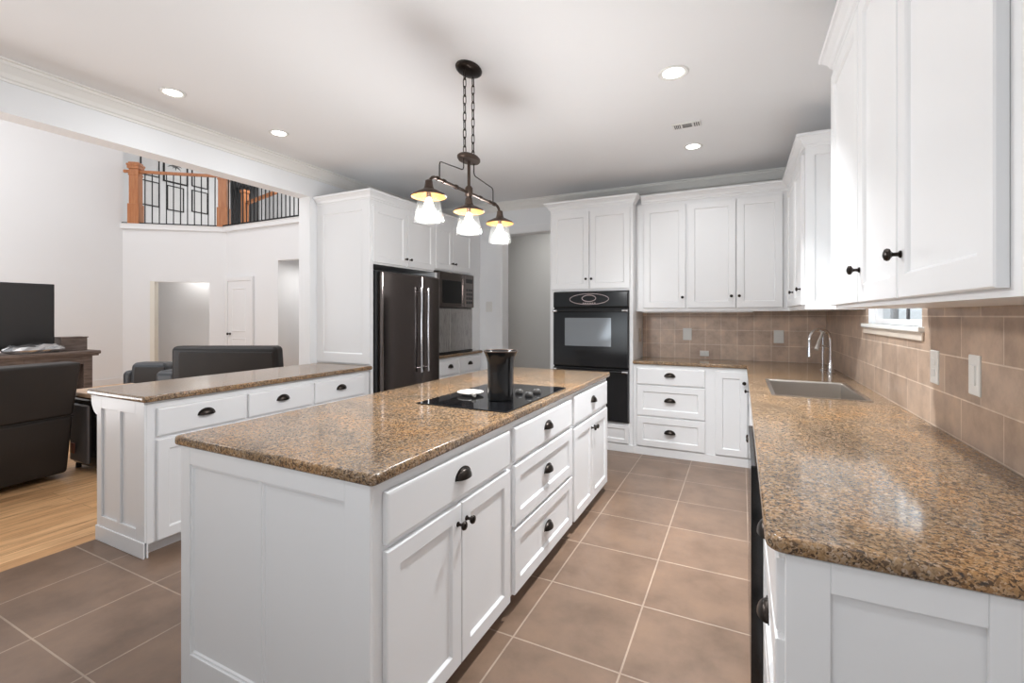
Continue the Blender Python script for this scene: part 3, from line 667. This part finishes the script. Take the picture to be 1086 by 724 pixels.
# L-shaped counter with the sink hole
SX0, SX1, SY0, SY1 = .165, .60, 2.97, 3.67
xs = [-.955, .045, SX0, SX1, XR-.013]; ys = [1.07, SY0, SY1, 4.615, YB-.013]
slab_top('granite_countertop', 'L-shaped brown granite worktop with the sink, along the right and back walls', xs, ys, [(0, 0), (0, 1), (0, 2), (2, 1)], .882, ZT, [(.045, 1.07, .035)])
sk = thing('kitchen_sink', 'stainless steel sink basin dropped into the right counter', 'sink', ((SX0+SX1)/2, 3.32, .72))
mb = MB(); a = (SX0+.004, SX1-.004, SY0+.004, SY1-.004)
def rect(i, z): return [(a[0]+i, a[2]+i, z), (a[1]-i, a[2]+i, z), (a[1]-i, a[3]-i, z), (a[0]+i, a[3]-i, z)]
mb.rings([rect(-.016, ZT+.001), rect(-.016, ZT+.004), rect(.004, ZT+.004), rect(.008, ZT-.004), rect(.014, .735), rect(.03, .722), rect(.03, .716), rect(.008, .73), rect(.002, ZT-.006)], False, False)
mb.rings([rect(.03, .722), rect(.18, .718)], False, True); mb.build('basin', M['steel'], sk, 30)
mb = MB(); mb.lathe([(.042, 0), (.042, .003), (.03, .003), (.028, .001), (.001, .001)], (.385, 3.32, .7185)); mb.build('drain', M['chrome'], sk)
# faucet in the corner
fc = thing('faucet', 'chrome gooseneck faucet with a white lever in the corner beyond the sink', 'faucet', (.60, 4.26, ZT))
mb = MB(); mb.lathe([(.03, 0), (.03, .006), (.022, .012), (.019, .06), (.014, .07), (.014, .10)], (.62, 4.28, ZT)); mb.build('base', M['chrome'], fc)
mb = MB(); arc = [(.62, 4.28, ZT+.09), (.62, 4.28, ZT+.25)]
for k in range(1, 11):
    an = PI*k/10; arc.append((.62-.075*(1-math.cos(an)), 4.28-.05*(1-math.cos(an)), ZT+.25+.09*math.sin(an)))
arc.append((.47, 4.18, ZT+.19)); mb.tube(arc, .012, 10); mb.tube([(.47, 4.18, ZT+.20), (.47, 4.18, ZT+.13)], [.016, .018], 12); mb.build('spout', M['chrome'], fc)
mb = MB(); mb.lathe([(.012, 0), (.02, .01), (.024, .025), (.018, .04), (.001, .045)], (.60, 4.50, ZT+.30)); mb.tube([(.60, 4.50, ZT+.31), (.57, 4.46, ZT+.24), (.545, 4.42, ZT+.17)], [.010, .012, .016], 10); mb.build('lever', M['ceramic'], fc)
mb = MB(); mb.tube([(.60, 4.50, ZT), (.60, 4.50, ZT+.31)], .010, 10); mb.tube([(.60, 4.50, ZT+.20), (.62, 4.28, ZT+.20)], .009, 8); mb.lathe([(.024, 0), (.024, .006), (.014, .014)], (.60, 4.50, ZT)); mb.build('lever_post', M['chrome'], fc)

# ------------------------------------------------------------------ wall plates
def plate(name, label, F, u, z, wd, ht, kind, mat, g=None):
    c = F.w(u, 0, z); t = thing(name, label, 'switch' if 'switch' in name else 'outlet', c, g)
    mb = MB(); F.ringplate(mb, u-wd/2, u+wd/2, z-ht/2, z+ht/2, [(0, 0), (0, .004), (.004, .007)]); mb.build('cover_plate', mat, t)
    mb = MB()
    if kind == 'outlet':
        for dz in (-.022, .022): F.box(mb, u-.016, u+.016, .006, .0095, z+dz-.015, z+dz+.015, .003)
    elif kind == 'rocker': F.box(mb, u-.017, u+.017, .006, .011, z-.034, z+.034, .003)
    else:
        for du in (-.014, .014): F.box(mb, u+du-.008, u+du+.008, .006, .012, z-.012, z+.012, .003)
    mb.build('socket' if kind == 'outlet' else 'rocker', mat, t); return t
BW = Frame('-y', YB-.012); RW = Frame('-x', XR-.012)
plate('wall_outlet', 'white outlet plate on the back tiles under the single-door cabinet', BW, -.50, 1.165, .085, .125, 'rocker', M['plate'])
plate('wall_outlet', 'white outlet plate on the back tiles near the right corner', BW, .329, 1.155, .085, .125, 'outlet', M['plate'])
plate('wall_outlet', 'small low white outlet just above the back worktop', BW, -.336, .97, .085, .055, 'horizontal', M['plate'])
plate('wall_outlet', 'white outlet plate on the right tiles next to the window sill', RW, 2.442, 1.152, .08, .135, 'outlet', M['plate'])
plate('light_switch', 'white rocker switch plate on the right tiles nearest the camera', RW, 2.083, 1.160, .08, .135, 'rocker', M['plate'])
plate('light_switch', 'beige switch plate on the side of the oven tower', Frame('+x', TX1+.0006), 4.985, 1.155, .10, .14, 'rocker', M['beige_plate'])
plate('light_switch', 'white switch plate on the wall left of the gray doorway', Frame('-y', YB), -2.87, 1.47, .09, .13, 'double', M['plate'])

# ------------------------------------------------------------------ ceiling fixtures
def can(x, y, label, r=.085, power=3.0, spread=PI):
    t = thing('recessed_light', label, 'light', (x, y, CEIL), 'recessed ceiling lights')
    mb = MB(); mb.lathe([(r, 0), (r, -.004), (r*.93, -.008), (r*.84, -.007), (r*.68, -.002), (r*.66, 0)], (x, y, CEIL), n=32, cap0=False, cap1=False); mb.build('trim_ring', M['plate'], t)
    mb = MB(); mb.lathe([(r*.68, -.003), (r*.4, -.0042), (.001, -.005)], (x, y, CEIL), n=28, cap0=False); mb.build('lens', M['lens'], t)
    L_ = bpy.data.lights.new('can_light', 'AREA'); L_.shape = 'DISK'; L_.size = .13; L_.energy = power; L_.spread = spread; L_.color = (.93, .97, 1)
    lo = bpy.data.objects.new('can_light', L_); COL.objects.link(lo); lo.parent = t; lo.location = (0, 0, -.012)
can(-.349, 2.805, 'large recessed ceiling light in the middle of the aisle ceiling', .085, 38, 1.85)
can(-.354, 4.10, 'recessed ceiling light near the back wall cabinets, past the vent', .075, 3.2, 2.4)
can(-3.198, 1.66, 'recessed ceiling light farthest left, over the peninsula end', .07, 1.6)
can(-3.177, 2.39, 'recessed ceiling light over the peninsula toward the refrigerator', .07, 1.6)
can(-.35, 1.45, 'added unseen recessed ceiling light over the near part of the aisle', .085, 2.2, 1.5)  # out of view, added for its light
can(-.35, .1, 'added unseen recessed ceiling light above the camera end of the aisle', .085, 4.0, 1.7)  # also out of view, added to light the near aisle
can(-1.8, -1.0, 'added unseen recessed ceiling light behind the camera', .085, 2.0)  # unseen can, added as a further light source
vt = thing('ceiling_vent', 'small white ceiling air vent with dark slots', 'vent', (-.357, 3.61, CEIL))
mb = MB(); mb.box(-.455, -.26, 3.56, 3.66, CEIL-.008, CEIL, .003); mb.build('frame', M['plate'], vt)
mb = MB()
for i in range(4): mb.box(-.44+.012*i, -.434+.012*i, 3.575, 3.645, CEIL-.0095, CEIL-.0075)
for i in range(3): mb.box(-.305+.014*i, -.298+.014*i, 3.575, 3.645, CEIL-.0095, CEIL-.0075)
for i in range(2): mb.box(-.385, -.32, 3.58+.016*i, 3.588+.016*i, CEIL-.0095, CEIL-.0075)
for i in range(2): mb.box(-.385, -.32, 3.615+.016*i, 3.626+.016*i, CEIL-.0095, CEIL-.0075)
mb.build('louver', M['vent_dark'], vt)

# pendant over the island
PX, PY = -1.38, 2.24
pd = thing('pendant_light', 'bronze three-light chain pendant over the island with glass shades', 'light', (PX, PY, CEIL))
mb = MB(); mb.lathe([(.085, 0), (.088, -.006), (.084, -.016), (.070, -.024), (.02, -.028), (.001, -.028)], (PX, PY, CEIL), sx=.75, sy=1.1, n=32); mb.build('canopy', M['bronze'], pd)
for dy in (-.045, .045):
    mb = MB(); z = CEIL-.03; k = 0
    while z > 2.275:
        pts = []
        for q in range(14):
            an = 2*PI*q/14; a_ = .0085*math.cos(an); h = .021*math.sin(an); h += .008*(1 if h > 0 else -1)
            pts.append((PX+(a_ if k % 2 else 0), PY+dy+(0 if k % 2 else a_), z-.027+h))
        mb.tube(pts, .0028, 6, True); z -= .047; k += 1
    mb.build('chain', M['bronze'], pd)
mb = MB(); mb.lathe([(.001, .034), (.03, .032), (.075, .022), (.088, .012), (.088, .002), (.080, -.006), (.001, -.008)], (PX, PY, 2.24), sx=.62, sy=1.0, n=32); mb.build('hub_plate', M['aged_bronze'], pd)
mb = MB(); mb.tube([(PX, PY, 2.235), (PX, PY, 2.07)], .009, 10); mb.lathe([(.014, 0), (.022, .012), (.022, .05), (.014, .062)], (PX, PY, 2.03), n=16); mb.build('stem', M['aged_bronze'], pd)
mb = MB(); zb = 2.055
barp = []
for k in range(0, 7):
    an = PI/2*k/6; barp.append((PX, PY-.375+.055*(1-math.sin(an))*0 - .0 + .055*(1-math.cos(an))*1.0, zb-.055+.055*math.sin(an)))
left = [(PX, PY-.375, 2.0)] + barp; right = [(p[0], 2*PY-p[1], p[2]) for p in left][::-1]
mb.tube(left+right, .0085, 10)
for s_ in (-1, 1):
    for dd in (.30, .245, .13): mb.tube([(PX, PY+s_*dd-.008, zb), (PX, PY+s_*dd+.008, zb)], .0125, 12)
mb.build('arm_bar', M['aged_bronze'], pd)
for s_ in (-1, 1):
    mb = MB(); y0 = PY+s_*.055
    mb.tube([(PX, y0, 2.235), (PX, y0, 2.185), (PX, y0+s_*.006, 2.172), (PX, y0+s_*.02, 2.166), (PX, PY+s_*.265, 2.150), (PX, PY+s_*.28, 2.145), (PX, PY+s_*.285, 2.13), (PX, PY+s_*.285, 2.058)], .0032, 8)
    mb.build('brace_rod', M['bronze'], pd)
for dy, zz in ((-.375, 0), (0, 0), (.375, 0)):
    y0 = PY+dy
    mb = MB(); mb.lathe([(.010, 2.03), (.018, 2.025), (.021, 2.0), (.026, 1.985), (.045, 1.976), (.082, 1.957), (.088, 1.948), (.086, 1.946), (.080, 1.953), (.045, 1.970), (.024, 1.978), (.001, 1.98)], (PX, y0, 0), n=32)
    sh = mb.build('lamp_shade', M['aged_bronze'], pd)
    mb = MB(); mb.lathe([(.0855, 1.9455), (.0795, 1.9515), (.045, 1.9685), (.02, 1.9745)], (PX, y0, 0), n=32, cap0=False, cap1=False); mb.build('lining', M['copper'], sh)
    mb = MB(); mb.lathe([(.050, 1.966), (.053, 1.95), (.061, 1.90), (.070, 1.85), (.073, 1.832), (.069, 1.822), (.067, 1.826), (.070, 1.835), (.067, 1.852), (.058, 1.90), (.050, 1.95)], (PX, y0, 0), n=32, cap0=False, cap1=False); mb.build('glass_shade', M['shade_glass'], sh)
    mb = MB(); mb.lathe([(.013, 1.972), (.013, 1.945), (.010, 1.94)], (PX, y0, 0), n=14); mb.build('socket', M['aged_bronze'], sh)
    mb = MB(); mb.lathe([(.010, 1.942), (.014, 1.93), (.024, 1.905), (.026, 1.890), (.020, 1.872), (.001, 1.862)], (PX, y0, 0), n=18); mb.build('bulb', M['bulb'], sh)
    L_ = bpy.data.lights.new('bulb_light', 'POINT'); L_.energy = BULB_POWER; L_.color = (.96, .975, 1); L_.shadow_soft_size = .09
    lo = bpy.data.objects.new('bulb_light', L_); COL.objects.link(lo); lo.parent = pd; lo.location = (0, dy, 1.845-CEIL)

# ------------------------------------------------------------------ living room furniture
# dark brown recliner, back to the camera
rl = thing('recliner', 'dark brown leather recliner seen from behind at the left edge', 'chair', (-5.4, 1.35, 0))
mb = MB()
yA, yB = .95, 1.83
mb.hexa([(-5.20, yA, .045), (-4.93, yA, .045), (-5.07, yB, .045), (-5.34, yB, .045), (-5.30, yA-.02, .52), (-4.905, yA-.02, .52), (-5.045, yB+.03, .52), (-5.42, yB+.03, .52)], .025, 3, True)
mb.hexa([(-5.30, yA-.02, .52), (-4.905, yA-.02, .52), (-5.045, yB+.03, .52), (-5.42, yB+.03, .52), (-5.12, yA-.04, .965), (-4.86, yA-.04, .965), (-5.00, yB+.07, .965), (-5.24, yB+.07, .965)], .025, 4, True)
mb.build('backrest', M['brown_leather'], rl)
mb = MB(); mb.hexa([(-5.9, yA+.1, .25), (-5.2, yA+.1, .25), (-5.3, yB-.1, .25), (-5.95, yB-.1, .25), (-5.9, yA+.1, .48), (-5.2, yA+.1, .48), (-5.3, yB-.1, .48), (-5.95, yB-.1, .48)], .05, 4, True); mb.build('seat', M['brown_leather'], rl)
for y0, y1, nm in ((yA-.04, yA+.12, 'armrest'), (yB-.12, yB+.04, 'armrest')):
    mb = MB(); mb.box(-6.0, -5.25, y0, y1, .08, .62, .05, 4, True); mb.build(nm, M['brown_leather'], rl)
mb = MB(); mb.box(-5.85, -5.25, yA+.05, yB-.08, 0, .09); mb.build('base', M['black'], rl)
mb = MB(); mb.tube([(-4.905, yA-.02, .52), (-4.975, 1.4, .52), (-5.045, yB+.03, .52)], .005, 6); mb.build('seam', M['brown_leather'], rl)
# small side table
st = thing('side_table', 'small side table with pale tan top between the recliner and peninsula', 'table', (-5.07, 2.18, 0))
mb = MB(); mb.box(-5.42, -4.72, 1.93, 2.45, .655, .69, .006); mb.build('table_top', M['tan_wood'], st)
mb = MB(); mb.box(-5.40, -4.78, 1.97, 2.42, .03, .655, .05, 5, True); mb.build('body', M['black_plastic'], st)
mb = MB(); mb.box(-5.385, -5.055, 1.955, 1.985, .07, .58, .03, 4, True); pn = mb.build('front_panel', M['slate'], st); pn['label'] = 'slate gray rounded panel'
mb = MB(); mb.box(-5.34, -5.28, 1.948, 1.958, .14, .23, .003); mb.build('sticker', M['terracotta'], pn)
for x in (-5.33, -4.85):
    for y in (2.0, 2.38): mb = MB(); mb.lathe([(.02, 0), (.02, .04)], (x, y, 0), n=10); mb.build('foot', M['black'], st)
# tv console along the left wall, television and things on it
cs = thing('tv_console', 'weathered brown wooden console under the television', 'console', (-8.7, 2.3, 0))
mb = MB(); mb.box(-9.0, -8.42, 1.05, 3.42, .80, .85, .012); mb.box(-8.98, -8.44, 1.07, 3.40, .775, .80, .006); mb.build('top', M['console'], cs)
mb = MB(); CF = Frame('+x', -8.48)
for a, b in ((1.12, 1.22), (2.0, 2.10), (2.62, 2.72), (3.24, 3.34)): CF.box(mb, a, b, -.48, 0, .03, .775, .004)
CF.box(mb, 1.12, 3.34, -.48, -.46, .03, .775); CF.box(mb, 1.12, 3.34, -.48, -.02, .03, .12); CF.box(mb, 1.12, 3.34, -.30, -.005, .66, .775, .004)
mb.build('body', M['console'], cs)
mb = MB(); CF.box(mb, 1.22, 3.24, -.47, -.2, .12, .66); mb.build('dark_interior', M['black'], cs)
for u in (2.15, 2.77, 3.19):
    mb = MB(); pts = [(u+.0, .66)] + [(u+(.10 if u < 3 else -.10)*math.cos(PI/2*k/6), .66-.0-.16*math.sin(PI/2*k/6)) for k in range(7)]
    mb.rings([[CF.w(a, -.03, z) for a, z in pts], [CF.w(a, 0, z) for a, z in pts]]); mb.build('bracket', M['console'], cs)
tv = thing('television', 'large flat dark television standing on the console', 'television', (-8.75, 2.3, .85))
mb = MB(); mb.box(-8.79, -8.745, 1.58, 3.014, .885, 1.80, .006); mb.build('casing', M['black_plastic'], tv)
mb = MB(); mb.box(-8.746, -8.743, 1.592, 3.002, .905, 1.79); mb.build('screen', M['screen'], tv)
for y in (1.85, 2.75): mb = MB(); mb.box(-8.9, -8.62, y-.02, y+.02, .85, .862, .003); mb.box(-8.775, -8.755, y-.015, y+.015, .86, .89); mb.build('foot', M['black'], tv)
bx = thing('media_box', 'brown wooden box standing right of the television', 'box', (-8.75, 3.18, .85))
mb = MB(); mb.box(-8.86, -8.62, 3.045, 3.335, .85, 1.035, .006); mb.build('body', M['console'], bx)
mb = MB(); mb.box(-8.87, -8.61, 3.035, 3.345, 1.035, 1.05, .004); mb.build('lid', M['console'], bx)
mb = MB(); rnd = random.Random(3)
rr = []
for i in range(9):
    t_ = i/8; y = 2.42+.62*t_; ring = []
    for k in range(10):
        an = 2*PI*k/10; r = (.045+.04*rnd.random())*(1 if 0 < i < 8 else .3)
        ring.append((-8.53+r*1.1*math.cos(an), y+.02*rnd.random(), max(.8515, .895+r*math.sin(an))))
    rr.append(ring)
mb.rings(rr); tag(mb.build('silver_garland', M['silver']), 'crumpled silver garland lying before the television', 'garland')
# black leather sofa behind the peninsula
def soft(name, parent, mat, pts, bev=.05): mb = MB(); mb.hexa(pts, bev, 5, True); return mb.build(name, mat, parent)
sf = thing('sofa', 'black leather loveseat with its back to the peninsula', 'sofa', (-5.7, 3.7, 0))
# local frame along the sofa's back
P0 = Vector((-6.42, 3.30)); P1 = Vector((-5.20, 3.92)); ax = (P1-P0).normalized(); nb = Vector((ax.y, -ax.x))   # nb points to the camera side
if nb.dot(-P0) < 0: nb = -nb
def sb(t0, t1, n0, n1, z0, z1, lean=0, shrink=0):
    L_ = (P1-P0).length
    q = lambda t, n_, sh=0: P0+ax*(t*L_+sh)+nb*n_
    b = [q(t0, n1), q(t0, n0), q(t1, n0), q(t1, n1)]; tp = [q(t0, n1+lean, shrink), q(t0, n0+lean, shrink), q(t1, n0+lean, -shrink), q(t1, n1+lean, -shrink)]
    return [(v.x, v.y, z0) for v in b]+[(v.x, v.y, z1) for v in tp]
soft('backrest', sf, M['black_leather'], sb(0.0, 1.0, -.22, 0, .25, .975, .04, .03), .06)
soft('back_panel', sf, M['brown_leather'], sb(.09, .97, -.01, .015, .25, .90, .04, .02), .012)
soft('seat', sf, M['black_leather'], sb(0, 1, -.85, -.2, .2, .48), .06)
soft('armrest', sf, M['gray_leather'], sb(-.16, .04, -.88, -.02, .06, .66), .07)
soft('armrest', sf, M['gray_leather'], sb(.98, 1.16, -.88, -.02, .06, .66), .07)
soft('base', sf, M['black'], sb(.0, 1, -.8, -.03, 0, .22), .01)
s2 = thing('armchair', 'low slate gray leather chair at the left of the black loveseat', 'chair', (-7.35, 3.5, 0))
P0 = Vector((-7.70, 3.42)); P1 = Vector((-7.16, 3.68)); ax = (P1-P0).normalized(); nb = Vector((ax.y, -ax.x)); nb = nb if nb.dot(-P0) > 0 else -nb
soft('backrest', s2, M['gray_leather'], sb(.0, 1, -.25, 0, .2, .70, .03, .06), .07)
soft('back_panel', s2, M['black_leather'], sb(.14, 1, -.02, .014, .2, .64, .03, .05), .012)
soft('seat', s2, M['gray_leather'], sb(0, 1, -.8, -.22, .05, .42), .05)
soft('armrest', s2, M['gray_leather'], sb(-.2, .03, -.8, -.03, .05, .58), .07)
soft('base', s2, M['black'], sb(.0, 1, -.75, -.05, 0, .1), .01)

# ------------------------------------------------------------------ loft railing, frames
rg = thing('loft_railing', 'loft railing with orange oak posts and black iron balusters', 'railing', (-9.67, 5.94, ZL))
L_ = (B-A).length
R0 = A+ED*(.887*L_)+NO*(-.03); R1 = A+ED*(.03*L_)+NO*(-.02); R2 = Vector((-4.0, R1.y))
def post(p, ang):
    mb = MB(); ux = Vector((math.cos(ang), math.sin(ang))); uy = Vector((-ux.y, ux.x))
    def hb(h, z0, z1, bev=.006):
        q = [p-ux*h-uy*h, p+ux*h-uy*h, p+ux*h+uy*h, p-ux*h+uy*h]; mb.hexa([(v.x, v.y, z0) for v in q]+[(v.x, v.y, z1) for v in q], bev)
    hb(.10, ZL, ZL+.40); hb(.082, ZL+.40, ZL+1.10); hb(.093, ZL+.97, ZL+1.0); hb(.105, ZL+1.10, ZL+1.16); hb(.115, ZL+1.16, ZL+1.20); hb(.09, ZL+1.20, ZL+1.235)
    return mb.build('newel_post', M['oak'], rg)
an = math.atan2(ED.y, ED.x); post(R0, an); post(R1, an)
def rail(p, q, name='handrail'):
    d = (q-p).normalized(); nn = Vector((-d.y, d.x))*.03
    mb = MB(); c4 = [p-nn, q-nn, q+nn, p+nn]; mb.hexa([(v.x, v.y, ZL+1.03) for v in c4]+[(v.x, v.y, ZL+1.09) for v in c4], .012, 3); return mb.build(name, M['oak'], rg)
RB = A+ED*(1.0*L_)+NO*(-.03)
rail(RB, R1); rail(R1, R2)
def balusters(p, q, n, skip_first=False):
    for i in range(n):
        t_ = (i+.5)/n; v = p.lerp(q, t_); mb = MB(); mb.tube([(v.x, v.y, ZL), (v.x, v.y, ZL+1.04)], .0105, 6); mb.build('baluster', M['iron'], rg)
balusters(RB, R0, 1); balusters(R0+ED*-.1, R1+ED*.1, 11); balusters(R1+Vector((.1, 0)), R1+Vector((3.0, 0)), 25)
mb = MB(); mb.sweep([(RB.x, RB.y), (R1.x, R1.y), (R2.x, R2.y)], [(-.03, ZL), (.07, ZL), (.07, ZL+.028), (-.03, ZL+.028)]); mb.build('shoe_rail', M['iron'], rg)
# second guard rail by the stairs
sg = thing('stair_rail', 'orange oak stair rail deeper in the loft behind the balusters', 'railing', (-11.4, 8.0, ZL))
mb = MB(); mb.box(-12.07, -11.93, 7.93, 8.07, ZL, ZL+1.46, .01); mb.box(-12.1, -11.9, 7.9, 8.1, ZL+1.46, ZL+1.54, .01); mb.build('newel_post', M['oak'], sg)
mb = MB(); mb.hexa([(-11.9, 7.96, ZL+1.14), (-10.74, 7.96, ZL+1.30), (-10.74, 8.04, ZL+1.30), (-11.9, 8.04, ZL+1.14), (-11.9, 7.96, ZL+1.23), (-10.74, 7.96, ZL+1.39), (-10.74, 8.04, ZL+1.39), (-11.9, 8.04, ZL+1.23)], .01); mb.build('handrail', M['oak'], sg)
for i in range(7):
    x = -11.75+.15*i; mb = MB(); mb.tube([(x, 8, ZL), (x, 8, ZL+1.16+.138*(x+11.9))], .0105, 6); mb.build('baluster', M['iron'], sg)

def frame_pic(y0, y1, z0, z1, label, t=.022, art=False):
    F = Frame('+x', -13.5); c = (-13.5, (y0+y1)/2, z0); f = thing('picture_frame', label, 'picture', c, 'framed pictures on the loft wall')
    mb = MB(); F.ringplate(mb, y0, y1, z0, z1, [(0, 0), (0, .03), (t, .03), (t, .01)]); mb.build('frame', M['black'], f)
    mb = MB(); F.box(mb, y0+t, y1-t, .008, .012, z0+t, z1-t); p = mb.build('print', M['paper'], f)
    if art:
        r2 = random.Random(5); mb = MB(); um, zm = (y0+y1)/2-.02, (z0+z1)/2+.12
        for k in range(9):
            a0 = 2*PI*k/9; l_ = .10+.10*r2.random()
            mb.tube([F.w(um, .014, zm), F.w(um+l_*.6*math.cos(a0), .014, zm+l_*.5*math.sin(a0)+.03), F.w(um+l_*math.cos(a0), .013, zm+l_*.7*math.sin(a0))], [.022, .016, .003], 6)
        mb.build('artwork', M['gray_ink'], p)
frame_pic(6.264, 6.69, 4.15, 4.78, 'black picture frame, lower left of the loft wall group')
frame_pic(6.864, 7.274, 4.13, 4.78, 'black picture frame, lower middle of the loft wall group')
frame_pic(7.475, 7.9, 4.20, 4.80, 'black picture frame, lower right of the loft wall group')
frame_pic(6.264, 6.69, 4.91, 5.52, 'black picture frame, upper left of the loft wall group')
frame_pic(6.777, 7.378, 4.86, 5.52, 'black picture frame with a gray plant print, upper middle of the loft wall group', .035, True)
frame_pic(7.475, 7.9, 4.90, 5.46, 'black picture frame, upper right of the loft wall group')
